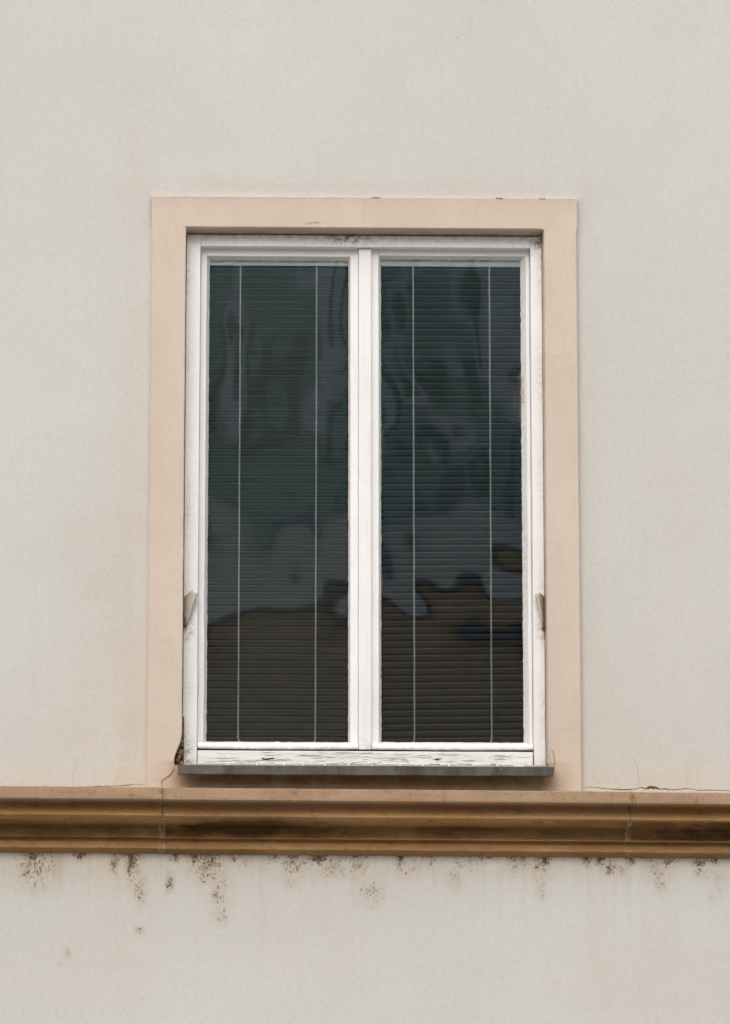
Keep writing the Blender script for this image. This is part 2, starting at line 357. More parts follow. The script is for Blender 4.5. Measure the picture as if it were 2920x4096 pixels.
mb, st, gr, ru = wall_part('wall', 0.0, 2.58, None, .012, True)
o = finish_wall('wall', mb, st, gr, ru); o['label'] = 'lower plaster wall with brown grime specks below the cornice'

# ---- window surround: peach band, outer edge and reveal in one mesh
def surround():
    mb = MB(); yo, yf, yi = 0.0, -.022, .20
    def rn(z, s): return .0009 * mnoise.noise(Vector((s * 3.1, 0, z * 28))) + .0007 * mnoise.noise(Vector((s, 4, z * 90)))
    OL, OR, OT, OB = -.7085, .7065, 4.6875, 2.699
    zsL = list(np.arange(OB, ZS - .006, .012)) + [ZS]
    CH = [(2.60, -.600), (2.766, -.6155), (2.789, -.619), (2.805, -.6195), (2.818, -.6165), (2.830, -.612), (2.84, -.6075), (2.855, -.602), (2.87, -.5975), (2.89, -.595), (2.906, -.5945)]
    def inL(z): return float(np.interp(z, [c[0] for c in CH], [c[1] for c in CH])) + (.0014 * mnoise.noise(Vector((1, 2, z * 150))) if z < 2.87 else 0)
    def strip(side):
        prof = []; base = len(mb.v)
        for z in zsL:
            if side < 0:
                a, b = OL + rn(z, 1), (XL if z > 2.906 else inL(z)) + rn(z, 2)
                lo_ = z < 2.784
                row = [(a, yo + .002), (a, yf + .004), (a + .004, yf), (a * .66 + b * .34, yf), (a * .34 + b * .66, yf), (b - .003, yf), (b, yf + (0 if lo_ else .003)), (b, yi)]
            else:
                a, b = OR + rn(z, 3), XR + rn(z, 4)
                lo_ = z < 2.784
                row = [(a, yo + .002), (a, yf + .005), (a - .005, yf), (a * .66 + b * .34, yf), (a * .34 + b * .66, yf), (b + .003, yf), (b, yf + (0 if lo_ else .003)), (b, yi)]
            mb.v += [(x, y, z) for x, y in row]
        n = 8
        for j in range(len(zsL) - 1):
            for i in range(n - 1):
                q = (base + j * n + i, base + j * n + i + 1, base + (j + 1) * n + i + 1, base + (j + 1) * n + i)
                mb.f.append(q if side < 0 else q[::-1]); mb.m.append(0)
    strip(-1); strip(1)
    # head, mitred into the jamb strips' top rows
    xs = [OL, OL + .004] + list(np.arange(OL + .016, OR - .01, .014)) + [OR - .005, OR]
    base = len(mb.v); rows = 8
    for x in xs:
        t = OT + .0011 * mnoise.noise(Vector((x * 30, 7, 0))) + .0007 * mnoise.noise(Vector((x * 110, 3, 0)))
        b = ZS + (.0008 * mnoise.noise(Vector((x * 40, 1, 9))) if XL < x < XR else 0)
        for z, y in ((t, yo + .002), (t, yf + .005), (t - .005, yf), ((t + b) / 2, yf), (b + .003, yf), (b, yf + (.003 if XL < x < XR else 0)), (b - .0065, .038 if XL - .02 < x < XR + .02 else yf), (b - .0065, yi if XL - .02 < x < XR + .02 else yf)):
            mb.v.append((x, y, z))
    for i in range(len(xs) - 1):
        for j in range(rows - 1):
            if j >= rows - 3 and not (XL - .01 < (xs[i] + xs[i + 1]) / 2 < XR + .01): continue
            k = base + i * rows + j; mb.f.append((k, k + 1, k + 1 + rows, k + rows)); mb.m.append(0)
    # apron under the metal sill
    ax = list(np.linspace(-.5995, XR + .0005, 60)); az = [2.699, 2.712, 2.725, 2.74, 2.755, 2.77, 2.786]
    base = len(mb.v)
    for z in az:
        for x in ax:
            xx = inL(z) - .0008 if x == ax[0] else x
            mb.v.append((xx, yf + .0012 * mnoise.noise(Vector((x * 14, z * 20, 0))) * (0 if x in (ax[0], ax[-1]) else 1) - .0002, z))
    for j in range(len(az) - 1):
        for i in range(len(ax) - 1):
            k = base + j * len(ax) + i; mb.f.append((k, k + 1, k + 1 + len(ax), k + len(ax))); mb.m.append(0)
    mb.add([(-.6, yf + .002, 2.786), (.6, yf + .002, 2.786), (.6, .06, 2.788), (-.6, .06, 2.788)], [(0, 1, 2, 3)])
    K = [([(-.704,4.102),(-.672,4.105),(-.642,4.101),(-.598,4.095)],.0013,2),([(-.708,3.906),(-.685,3.903),(-.648,3.899),(-.598,3.892)],.0013,2),
     ([(-.706,3.361),(-.68,3.363),(-.65,3.359),(-.598,3.352)],.0015,2),([(-.704,3.199),(-.663,3.192),(-.634,3.195),(-.598,3.204)],.0016,2),([(-.704,2.908),(-.675,2.906),(-.639,2.91)],.0014,2),
     ([(-.639,2.877),(-.60,2.867)],.0014,2),([(-.005,4.685),(-.002,4.667),(-.008,4.636),(-.003,4.605),(-.011,4.582)],.0015,2),([(.367,4.685),(.375,4.669),(.367,4.634),(.37,4.583)],.0014,2),
     ([(.601,4.582),(.614,4.604),(.626,4.612),(.641,4.617)],.0014,2),([(.601,4.14),(.637,4.144),(.700,4.145)],.0013,2),([(.601,3.521),(.646,3.517),(.70,3.525)],.0015,2),
     ([(.601,3.238),(.629,3.233),(.658,3.237),(.70,3.235)],.0013,2),([(.601,2.906),(.641,2.911),(.70,2.917)],.0013,2),
     ([(.602,2.847),(.614,2.825),(.616,2.803),(.613,2.785)],.003,1),([(.602,2.80),(.600,2.818),(.599,2.83)],.002,1),
     ([(-.6185,2.788),(-.622,2.768),(-.638,2.748),(-.658,2.736),(-.658,2.702)],.0035,1),([(-.658,2.734),(-.681,2.735),(-.703,2.733)],.002,2),
     ([(-.572,2.724),(-.5,2.729),(-.456,2.726)],.0015,2),([(-.325,2.737),(-.282,2.741),(-.223,2.737),(-.18,2.726),(-.136,2.72)],.0018,1),
     ([(-.704,4.680),(-.647,4.676),(-.573,4.681),(-.498,4.677),(-.379,4.680),(-.259,4.679),(-.08,4.682),(.003,4.680)],.0016,2),
     ([(.432,4.683),(.447,4.682),(.462,4.683)],.004,1),([(.578,4.684),(.592,4.682),(.604,4.684)],.004,1),([(.65,4.683),(.69,4.680),(.704,4.682)],.002,2),
     ([(.01,4.684),(.03,4.682),(.05,4.6835)],.003,1),([(-.2,4.596),(-.17,4.597),(-.15,4.595)],.006,2)]
    for pts, wd, mi in K: mb.crack(pts, yf - .0022, wd * (.45 if mi == 2 else .7), mi)
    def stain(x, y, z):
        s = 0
        if z < 2.80: s += .75 * max(0, min(1, (z - 2.69) / .06)) * max(0, min(1, (.635 - abs(x)) / .06)) + .35 * max(0, min(1, (.70 - abs(x)) / .08))  # apron's tan tone plus sill shade, painted darker towards the top
        if y > .03 and z > ZS - .02: s += .9  # soffit mixed towards brown, inner reveal slightly
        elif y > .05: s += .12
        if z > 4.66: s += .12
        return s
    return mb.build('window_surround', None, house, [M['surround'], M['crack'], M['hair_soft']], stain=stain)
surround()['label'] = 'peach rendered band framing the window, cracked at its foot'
rb = random.Random(5); mb = MB()        # broken mortar in the chipped corner
for i in range(46):
    z = 2.772 + .10 * rb.random() ** 1.3; xa = -.6195 + max(0, (z - 2.80)) * .25
    x = rb.uniform(xa + .002, -.594); r = rb.uniform(.003, .009)
    bm = bmesh.new(); bmesh.ops.create_icosphere(bm, subdivisions=2, radius=r)
    for v in bm.verts: v.co *= 1 + .45 * mnoise.noise(v.co * 260 + Vector((i, 0, 0)))
    bm.verts.index_update(); off = Vector((x, rb.uniform(.0, .05), z)); mb.add([(v.co + off)[:] for v in bm.verts], [[v.index for v in f.verts] for f in bm.faces], rb.randint(0, 1)); bm.free()
mb.box(-.66, -.588, .030, .10, 2.70, 2.95, .002)
mb.build('broken_mortar', None, house, [M['rubble'], M['mortar']])

# ---- sandstone cornice
PROF = [(.02, 2.712), (-.085, 2.7035), (-.116, 2.7015), (-.120, 2.699), (-.1205, 2.69), (-.1205, 2.672), (-.120, 2.6645), (-.117, 2.6620), (-.098, 2.6600), (-.076, 2.6585),
        (-.0725, 2.653), (-.073, 2.645), (-.076, 2.637), (-.0805, 2.630), (-.085, 2.624), (-.0885, 2.6185), (-.0895, 2.6150), (-.0885, 2.6130), (-.074, 2.6045), (-.054, 2.5960), (-.034, 2.5905),
        (-.0290, 2.5895), (-.0200, 2.5875), (-.0170, 2.583), (-.0160, 2.574), (-.0185, 2.564), (-.0250, 2.5550), (-.0310, 2.5500), (-.0315, 2.5480), (-.018, 2.5465), (-.0150, 2.544), (-.0150, 2.539), (-.0180, 2.532), (-.0230, 2.525), (-.0275, 2.518),
        (-.0280, 2.5140), (-.024, 2.5110), (-.016, 2.5090), (-.008, 2.504), (-.004, 2.4985), (.012, 2.494)]
PROF = [(y * 1.4, z + .4 * y * .09) for y, z in PROF]
def tilt(x): return -.0040 * max(-1.3, min(1.3, x)) / 1.2
def profile_sweep(mb, xs, off=0.0, jit=.0008, sub=1, mi=0, dz=0.0, ragged=0.0):
    base = len(mb.v); n = len(PROF)
    for x in xs:
        for i, (y, z) in enumerate(PROF):
            j = jit * (mnoise.noise(Vector((x * 9, z * 40, 1))) + .6 * mnoise.noise(Vector((x * 45, z * 90, 5))))
            mb.v.append((x + (ragged * mnoise.noise(Vector((x * 70, z * 120, y * 60))) if x in (xs[0], xs[-1]) else 0), y + off + j, z + dz + tilt(x) + .6 * jit * mnoise.noise(Vector((x * 22, i * .3, 8)))))
    for a in range(len(xs) - 1):
        for i in range(n - 1):
            k = base + a * n + i; mb.f.append((k, k + 1, k + 1 + n, k + n)); mb.m.append(mi)
    for e in (0, len(xs) - 1):
        q = [base + e * n + i for i in range(n)]; mb.f.append(tuple(q if e else q[::-1])); mb.m.append(mi)
cornice = empty('cornice', (0, 0, 0), house); cornice['label'] = 'moulded brown sandstone cornice under the window'
def st_cornice(x, y, z):  # painted shade on the recessed bands, plus dark weathered spots along them
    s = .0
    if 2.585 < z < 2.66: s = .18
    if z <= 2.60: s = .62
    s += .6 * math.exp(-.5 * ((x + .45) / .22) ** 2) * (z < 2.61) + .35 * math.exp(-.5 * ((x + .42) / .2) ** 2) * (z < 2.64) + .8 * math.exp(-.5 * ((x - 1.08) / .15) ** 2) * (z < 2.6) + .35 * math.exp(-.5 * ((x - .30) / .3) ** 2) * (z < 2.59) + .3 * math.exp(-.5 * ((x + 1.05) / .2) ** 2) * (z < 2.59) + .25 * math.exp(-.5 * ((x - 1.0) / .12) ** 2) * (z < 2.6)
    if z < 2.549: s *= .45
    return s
for bi, (a, b, d) in enumerate(((-6.0, -.664, .0012), (-.651, .846, 0.0), (.857, 6.0, -.0008))):
    mb = MB(); lo, hi = max(a, -1.5), min(b, 1.5)
    xs = [a] if a < -1.5 else []
    xs += list(np.linspace(lo, hi, int((hi - lo) / .012))) + ([b] if b > 1.5 else [])
    profile_sweep(mb, xs, dz=d); mb.build('stone_block', M['stone'], cornice, smooth=False, stain=st_cornice, do_warp=False)
for bi, (xa, xb, seed) in enumerate(((-.664, -.651, 1), (.846, .857, 2))):
    mb = MB(); profile_sweep(mb, list(np.linspace(xa - .004, xb + .004, 8)), -.0010, .0012, ragged=.006)
    rr = random.Random(seed); P = []
    for (ya, za), (yb, zb) in zip(PROF[3:-1], PROF[4:]):
        for t in (0, .33, .66): P.append((ya + (yb - ya) * t, za + (zb - za) * t))
    xc = (xa + xb) / 2; xw = xc; k = len(mb.v)
    for i, (y, z) in enumerate(P):
        xw += rr.gauss(0, .0016); xw += (xc - xw) * .15; ww = .0008 * (.3 + rr.random() * (1.6 if z > 2.60 else .8))
        mb.v += [(xw - ww, y - .0034, z + tilt(xw) - .0006), (xw + ww, y - .0034, z + tilt(xw) - .0006)]
    for i in range(len(P) - 1): mb.f.append((k + 2 * i, k + 2 * i + 2, k + 2 * i + 3, k + 2 * i + 1)); mb.m.append(1)
    mb.build('mortar_joint', None, cornice, [M['mortar'], M['soil']], do_warp=False)

# ---- dim room behind the window
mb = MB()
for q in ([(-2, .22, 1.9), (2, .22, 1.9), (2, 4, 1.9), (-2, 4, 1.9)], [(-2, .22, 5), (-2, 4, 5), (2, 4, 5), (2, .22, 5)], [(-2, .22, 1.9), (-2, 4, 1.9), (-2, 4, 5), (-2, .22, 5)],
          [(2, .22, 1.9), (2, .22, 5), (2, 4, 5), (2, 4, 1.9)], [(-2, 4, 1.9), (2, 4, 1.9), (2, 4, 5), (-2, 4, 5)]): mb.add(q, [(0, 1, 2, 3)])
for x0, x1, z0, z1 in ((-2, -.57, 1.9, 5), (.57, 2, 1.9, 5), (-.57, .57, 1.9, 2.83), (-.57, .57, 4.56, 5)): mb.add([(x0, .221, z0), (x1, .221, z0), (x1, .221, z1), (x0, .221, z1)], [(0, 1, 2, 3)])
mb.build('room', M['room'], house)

# ------------------------------------------------------------------ the window (a part of the house)
win = empty('window', (0, -.025, -.0040), house); win['label'] = 'tall white painted wooden double casement window with flaking paint'
mb = MB(); J = dict(seg=.02, jit=.0005)
mb.box(-.5925, -.546, .065, .205, 2.800, 4.573, .0025, **J); mb.box(.556, .5935, .065, .205, 2.800, 4.573, .0025, **J)
mb.box(-.546, .556, .066, .205, 4.533, 4.5725, .0025, **J); mb.box(-.546, .556, .095, .205, 2.80, 2.849, .002)
def st_frame(x, y, z):
    s = .42 * max(0, (z - 4.553) / .02) if z > 4.553 else 0
    s += 1.1 * math.exp(-.5 * (((x + .06) / .05) ** 2 + ((z - 4.567) / .016) ** 2)) + 1.3 * math.exp(-.5 * (((x - .585) / .02) ** 2 + ((z - 4.56) / .025) ** 2))
    s += .35 * math.exp(-.5 * (((x + .592) / .003) ** 2)) * (.45 + .4 * math.sin(z * 23)) + .4 * math.exp(-.5 * (((x - .592) / .003) ** 2)) * (.4 + .4 * math.sin(z * 17 + 1))
    s += 1.1 * math.exp(-.5 * (((x + .588) / .006) ** 2 + ((z - 3.25) / .03) ** 2)) + 1.0 * math.exp(-.5 * (((x - .588) / .006) ** 2 + ((z - 3.245) / .025) ** 2))
    s += .9 * math.exp(-.5 * (((x + .59) / .012) ** 2 + ((z - 2.84) / .04) ** 2)) + .5 * math.exp(-.5 * ((z - 2.80) / .012) ** 2)
    return max(0, s)
mb.build('frame', M['paint_v'], win, stain=st_frame)
mb = MB(); mb.box(-.5435, .5505, .060, .094, 2.7985, 2.8440, .002, seg=.012, jit=.0009)
mb.crack([(-.335, 2.820), (-.318, 2.817), (-.290, 2.819)], .0585, .006, 1, 3); mb.crack([(.225, 2.819), (.24, 2.8185), (.252, 2.820)], .0585, .005, 1, 3)
for i in range(64):
    x = random.uniform(-.53, .50); z = random.uniform(2.802, 2.84); L = random.uniform(.02, .10)
    mb.crack([(x, z), (x + L * .5, z + random.gauss(0, .0012)), (min(.545, x + L), z + random.gauss(0, .0015))], .0586, random.uniform(.0008, .0018), 2, 3)
for x in (-.06, .0, .20, .31, .40): mb.crack([(x, 2.8005), (x + .025, 2.803), (x + .06, 2.8003)], .0586, .003, 1, 4)
o = mb.build('bottom_board', None, win, [M['paint_old'], M['dark'], M['hair']], stain=lambda x, y, z: .35 * max(0, (2.806 - z) / .008)); o['label'] = 'cracked weathered white board across the window foot'
mb = MB(); mb.box(-.018, .0245, .082, .13, 2.853, 4.5325, .004, **J)
mb.build('mullion', M['paint_v'], win, stain=lambda x, y, z: .5 * max(0, (2.90 - z) / .05))

def make_sash(x0, x1, rx0, rx1, gx0, gx1, rt, gt, rb_, gb, glass, seed):
    """stiles and rails, bevelled putty line, weather bar and pane of one casement"""
    mb = MB(); y0, y1 = .100, .148
    mb.box(x0, rx0, y0, y1, 2.853, 4.540, .002, **J); mb.box(rx1, x1, y0, y1, 2.853, 4.540, .002, **J)
    mb.box(rx0, rx1, y0 + .0006, y1, rt, 4.540, .002, **J); mb.box(rx0, rx1, y0 + .0006, y1, 2.853, rb_, .002, **J)
    mb.build('sash', M['paint_v'], win, stain=lambda x, y, z: .4 * max(0, (2.90 - z) / .05))
    # putty: bevel from the wood to the glass, with a ragged inner edge
    rr = random.Random(seed); mb = MB(); yg = .1245
    def side(p, q, ip, iq, n):
        k = len(mb.v)
        for i in range(n + 1):
            t = i / n; e = rr.gauss(0, .0005) + (rr.random() < .10) * rr.uniform(-.0018, .0018)
            o_ = Vector((p[0] + (q[0] - p[0]) * t, y0 - .0008, p[1] + (q[1] - p[1]) * t)); i_ = Vector((ip[0] + (iq[0] - ip[0]) * t, yg, ip[1] + (iq[1] - ip[1]) * t))
            d = (i_ - o_); d.y = 0; d.normalize(); i_ += d * e; md = o_.lerp(i_, .5) + Vector((0, -.0012, 0)) + Vector((0, rr.gauss(0, .0005), 0))
            mb.v += [tuple(o_ + Vector((0, .002, 0))), tuple(o_), tuple(md), tuple(i_), tuple(i_ + Vector((0, .004, 0)) )]
        for i in range(n):
            for j in range(4): a = k + i * 5 + j; mb.f.append((a, a + 1, a + 6, a + 5)); mb.m.append(0)
    nz, nx = 150, 44
    side((rx0, rb_), (rx0, rt), (gx0, gb), (gx0, gt), nz); side((rx1, rt), (rx1, rb_), (gx1, gt), (gx1, gb), nz)
    side((rx0, rt), (rx1, rt), (gx0, gt), (gx1, gt), nx); side((rx1, rb_), (rx0, rb_), (gx1, gb), (gx0, gb), nx)
    for i in range(120):                # hairline cracks across the brittle putty
        z = rr.uniform(gb + .02, gt - .02); L = rr.random() < .5
        a, b = ((rx0, gx0) if L else (gx1, rx1)); t0 = rr.uniform(-.2, .3)
        ya = y0 - .0034
        if L: mb.crack([(a + (b - a) * .1, z), (a + (b - a) * .75, z + rr.gauss(0, .0022))], .1095, rr.uniform(.0006, .0012), 1, 2)
        else: mb.crack([(b - (b - a) * .1, z), (b - (b - a) * .75, z + rr.gauss(0, .0022))], .1095, rr.uniform(.0006, .0012), 1, 2)
    mb.crack([(gx0, gt - .0005), (gx0 + .2, gt + .0012), ((gx0 + gx1) / 2 + .05, gt - .0006), (gx1, gt + .0008)], .1235, .003, 1, 14)
    if glass is M['glass_b']:           # a lost piece of putty shows the bare rebate
        mb.box(.5278, .5405, .1085, .1215, 4.018, 4.106, .0008, seg=.006, jit=.0008, mi=2)
    mb.build('putty', None, win, [M['putty'], M['hair'], M['bare']])
    # weather bar
    mb = MB(); k = 0; n = 40; pr = [(.101, 2.8745), (.090, 2.8735), (.079, 2.8690), (.0735, 2.8625), (.0735, 2.8570), (.077, 2.8545), (.101, 2.8535)]
    for i in range(n + 1):
        x = x0 + .001 + (x1 - x0 - .002) * i / n; sag = -.0022 * math.sin(math.pi * i / n) + .0006 * mnoise.noise(Vector((x * 30, seed, 0)))
        for y, z in pr: mb.v.append((x, y, z + sag * (z < 2.865)))
    m = len(pr)
    for i in range(n):
        for j in range(m - 1): a = i * m + j; mb.f.append((a, a + 1, a + 1 + m, a + m)); mb.m.append(0)
    mb.f += [tuple(range(m))[::-1], tuple(n * m + j for j in range(m))]; mb.m += [0, 0]
    mb.build('weather_bar', M['paint_h'], win, stain=lambda x, y, z: .5 * max(0, (2.859 - z) / .006))
    mb = MB(); mb.box(gx0 - .006, gx1 + .006, .1255, .1285, gb - .006, gt + .006); mb.build('pane', glass, win)
make_sash(-.545, -.0185, -.5245, -.0455, -.5145, -.0505, 4.5075, 4.4975, 2.8735, 2.8800, M['glass_a'], 11)
make_sash(.025, .555, .0495, .5425, .0590, .5275, 4.5120, 4.5035, 2.8735, 2.8815, M['glass_b'], 12)
# black gap between weather bars and board
mb = MB(); mb.box(-.545, .555, .096, .099, 2.845, 2.8535); mb.build('joint', M['dark'], win)

# ---- zinc sill with its painted nails
mb = MB(); n = 60; pr = [(a - (.034 if a < 0 else 0), b - (.0032 if a < 0 else 0)) for a, b in [(.055, 2.7935), (-.064, 2.7825), (-.0695, 2.7812), (-.0710, 2.7795), (-.0712, 2.7540), (-.0705, 2.7518), (-.0685, 2.7510), (-.060, 2.7525), (-.060, 2.7535), (-.0685, 2.7525), (-.0690, 2.7785), (.055, 2.7915)]]
for i in range(n + 1):
    x = -.6085 + 1.2155 * i / n
    for y, z in pr:
        fr = 1 if z < 2.774 else 0
        mb.v.append((x - (.004 if (i == n and fr) else 0), y + (.0011 * mnoise.noise(Vector((x * 7, 3, z * 9)))), z + .0012 * mnoise.noise(Vector((x * 5, 1, 0))) + .0007 * fr * mnoise.noise(Vector((x * 33, 9, 0)))))
m = len(pr)
for i in range(n):
    for j in range(m): a = i * m + j; b = i * m + (j + 1) % m; mb.f.append((a, b, b + m, a + m)); mb.m.append(0)
mb.f += [tuple(range(m))[::-1], tuple(n * m + j for j in range(m))]; mb.m += [0, 0]
sill = mb.build('sill', M['zinc'], house); sill['label'] = 'weathered grey zinc window sill with a folded front edge'
mb = MB(); mb.box(-.600, .598, .0305, .0345, 2.7875, 2.7978, .0008, seg=.012, jit=.0008)
mb.build('upstand', mat_paint('paint_smeared_zinc', (.1, 1, 1), .6, (.50, .53, .49)), sill, stain=lambda x, y, z: .9 * max(0, mnoise.noise(Vector((x * 13, 0, 2)))) + .25)
nail_me = None
for x, z in [(-.446,2.796),(-.35,2.796),(-.263,2.796),(-.2,2.796),(-.13,2.796),(-.052,2.796),(.023,2.796),(.115,2.796),(.19,2.796),(.276,2.7965),(.357,2.797),(.435,2.797)]:
    if nail_me is None:
        mb = MB(); pr = [(0, -.0022), (.0022, -.0019), (.0036, -.0008), (.0038, .0006), (.0012, .0008), (.0012, .006)]; N = 12
        for r, y in pr:
            for j in range(N): t = 2 * math.pi * j / N; mb.v.append((r * math.cos(t), y, r * math.sin(t)))
        for i in range(len(pr) - 1):
            for j in range(N): mb.f.append((i * N + j, i * N + (j + 1) % N, (i + 1) * N + (j + 1) % N, (i + 1) * N + j)); mb.m.append(0)
        o = mb.build('nail', M['nail'], sill, smooth=True, do_warp=False); nail_me = o
    else:
        o = nail_me.copy(); COL.objects.link(o); o.parent = sill
    o.location = (x, .0285, z - .0022)

# ------------------------------------------------------------------ venetian blinds
def make_blind(x0, x1, cords, z_first, z_last, n, alpha, t_top, t_bot, curl, label, seed):
    root = empty('venetian_blind', ((x0 + x1) / 2, .14, 2.885)); tag(root, label, 'blind', 'venetian blinds behind the glass')
    ox, oy, oz = root.location; root.location = (ox, oy - .025, oz - .0040); rr = random.Random(seed)
    def loc(v): return (v[0] - ox, v[1] - oy, v[2] - oz)
    def build(mb, name, mat, **k):
        mb.v = [loc((x, y, warp(x, z))) for x, y, z in mb.v]; return mb.build(name, mat, root, do_warp=False, **k)
    xm = (x0 + x1) / 2
    mb = MB(); mb.box(x0 - .004, x1 + .004, .1295, .150, z_first + .0085, z_first + .037, .0015); build(mb, 'headrail', M['rail'])
    mb = MB(); pitch = (z_first - z_last) / (n - 1); wd = .025
    for i in range(n):
        f = i / (n - 1); zc = z_first - i * pitch; tl = t_top + (t_bot - t_top) * f ** 1.3; a = alpha(f) + rr.gauss(0, .8); k = len(mb.v)
        dy = rr.gauss(0, .0005); sl = rr.gauss(0, .0004)
        xs = [x0, x0 + .0015, x0 + .004, xm - .12, xm, xm + .12, x1 - .004, x1 - .0015, x1]; NS = 6
        for xi, x in enumerate(xs):
            ins = {0: .0045, 8: .0045, 1: .0018, 7: .0018}.get(xi, 0)
            for j in range(NS + 1):
                s = ins + (wd - 2 * ins) * j / NS
                crown = .0016 * (1 - (2 * s / wd - 1) ** 2)
                # s=0 outer (room-away) edge sits high, s=wd inner edge low; crown bulges to the upper side
                y = .1335 + dy + s * math.cos(R(a)) + crown * math.sin(R(a)); z = zc - s * math.sin(R(a)) + crown * math.cos(R(a)) + (x - xm) * (tl + sl)
                mb.v.append((x, y, z))
        for xi in range(8):
            for j in range(NS): q = k + xi * (NS + 1) + j; mb.f.append((q, q + 1, q + NS + 2, q + NS + 1)); mb.m.append(0)
    for i in range(n):                  # pale rolled lip paints the sky glint on every slat's outer edge
        k = i * 9 * 7
        mb.tube([mb.v[k + 2 * 7], mb.v[k + 4 * 7], mb.v[k + 6 * 7]], .00048, 5, 1)
    o = build(mb, 'slats', None, smooth=True, mats=[M['slat'], M['lip']])
    # the painted edge glint is part of the slats mesh above
    mb = MB()
    zb = z_last - pitch
    mb.box(x0, x1, .134, .149, zb - .016, zb - .006, .002)
    for p in range(len(mb.v)): v = mb.v[p]; mb.v[p] = (v[0], v[1], v[2] + (v[0] - xm) * t_bot)
    build(mb, 'bottom_rail', M['slat'])
    for ci, (xc, dx) in enumerate(cords):
        mb = MB(); pts = []; m = 70
        for i in range(m + 1):
            f = i / m; pts.append((xc + dx * f + .0006 * mnoise.noise(Vector((f * 14, ci, seed))), .1312, z_first + .014 - (z_first + .014 - z_last + .004) * f))
        e = pts[-1]
        c = curl[ci]
        pts += [(e[0] + c * .002, .131, e[2] - .006), (e[0] + c * .006, .1305, e[2] - .011), (e[0] + c * .011, .1305, e[2] - .0125), (e[0] + c * .016, .131, e[2] - .0145)]
        mb.tube(pts, .0024, 6)
        pts2 = [(e[0] - .0025, .1312, e[2] + .0), (e[0] - .0012, .131, e[2] + .03), (e[0] + .0005, .1314, e[2] + .09), (e[0], .1312, e[2] + .2)]
        mb.tube(pts2, .0010, 5)
        mb.tube([(xc - .0065, .134, z_first + .0115), (xc + .0065, .134, z_first + .0115)], .0012, 6)
        build(mb, 'ladder_cord', M['cord'])
    return root
make_blind(-.520, -.0540, [(-.4115, .0006), (-.1565, -.0012)], 4.4735, 2.895, 70, lambda f: 38 - 3 * f, .001, .0012, (1, -1),
           'dark slatted blind in the left pane, its slats nearly shut and level', 1)
make_blind(.0635, .5330, [(.1670, .0012), (.4235, -.0006)], 4.474, 2.896, 70, lambda f: 28 - 3 * f, .001, .020, (-1, -1),
           'dark slatted blind in the right pane, slats more open and sagging at one end', 2)

# ------------------------------------------------------------------ curled flaps at the jambs
def flap(name, side, x0, z0, h, wide, roll_r, lean, label, st_amt, peak):
    root = empty(name, (x0, .032, z0)); tag(root, label, 'metal flap')
    # section at height t: from the joint outwards, then a roll
    v = []; f = []; a = []; nt_, pts = 14, []
    for i in range(16): s = i / 15; pts.append((s, -.35 * math.sin(s * 1.9)))
    for i in range(1, 22):
        th = -1.15 + i / 21 * 5.6
        pts.append((None, th))
    ns = len(pts)
    for j in range(nt_ + 1):
        t = j / nt_; sc = .16 + .84 * t
        W_ = wide * sc; rr_ = roll_r * (.35 + .65 * t)
        ex, ey = W_, -.35 * math.sin(1.9) * wide * .8 * sc
        for p, q in pts:
            if p is not None:
                x = W_ * p; y = q * wide * .8 * sc; u = p
                top = peak * math.sin(min(1, p) * math.pi * .62) * t
                if p > .72: top -= peak * .55 * (p - .72) / .28 * t
            else:
                cx_, cy_ = ex, ey - rr_
                x = cx_ + rr_ * math.cos(q + math.pi / 2 - .42) ; y = cy_ + rr_ * math.sin(q + math.pi / 2 - .42); u = 1.0
                x = cx_ + rr_ * math.sin(q + 1.15); y = cy_ + rr_ * math.cos(q + 1.15); top = peak * .42 * t + .25 * rr_ * math.sin(q)
            v.append((side * x, y, h * t + top + lean * 0)); a.append(st_amt * max(0, 1.0 - u * 1.15) + st_amt * max(0, .28 - t) * 3)
    for j in range(nt_):
        for i in range(ns - 1):
            k = j * ns + i; q = (k, k + 1, k + 1 + ns, k + ns); f.append(q if side > 0 else q[::-1])
    o = mesh('sheet', v, f, M['flap'], root, True, attrs={'stain': a}, do_warp=False)
    md = o.modifiers.new('thickness', 'SOLIDIFY'); md.thickness = .0007
    # dirt packed in the joint at its foot
    mb = MB(); rr = random.Random(int(z0 * 1000))
    for i in range(14):
        r = rr.uniform(.002, .005); bm = bmesh.new(); bmesh.ops.create_icosphere(bm, subdivisions=1, radius=r)
        for vv in bm.verts: vv.co *= 1 + .5 * mnoise.noise(vv.co * 400 + Vector((i, 0, 0)))
        bm.verts.index_update(); off = Vector((side * rr.uniform(-.001, .008), rr.uniform(-.006, .006), rr.uniform(-.012, .012)))
        mb.add([(p.co + off)[:] for p in bm.verts], [[p.index for p in q.verts] for q in bm.faces]); bm.free()
    mb.box(min(side * -.0005, side * .004), max(side * -.0005, side * .004), -.012, .004, -.012, h * (.25 if side > 0 else .95), .001, seg=.006, jit=.0012)
    mb.build('dirt', M['rubble'], root, do_warp=False)
flap('metal_flap', 1, -.591, 3.252, .092, .0375, .0074, .0, 'broad cream curled flap sticking out beside the left window jamb', .85, .020)
flap('metal_flap', -1, .5925, 3.252, .102, .0265, .0056, .0, 'narrow rusty curled flap sticking out beside the right window jamb', 1.7, .012)

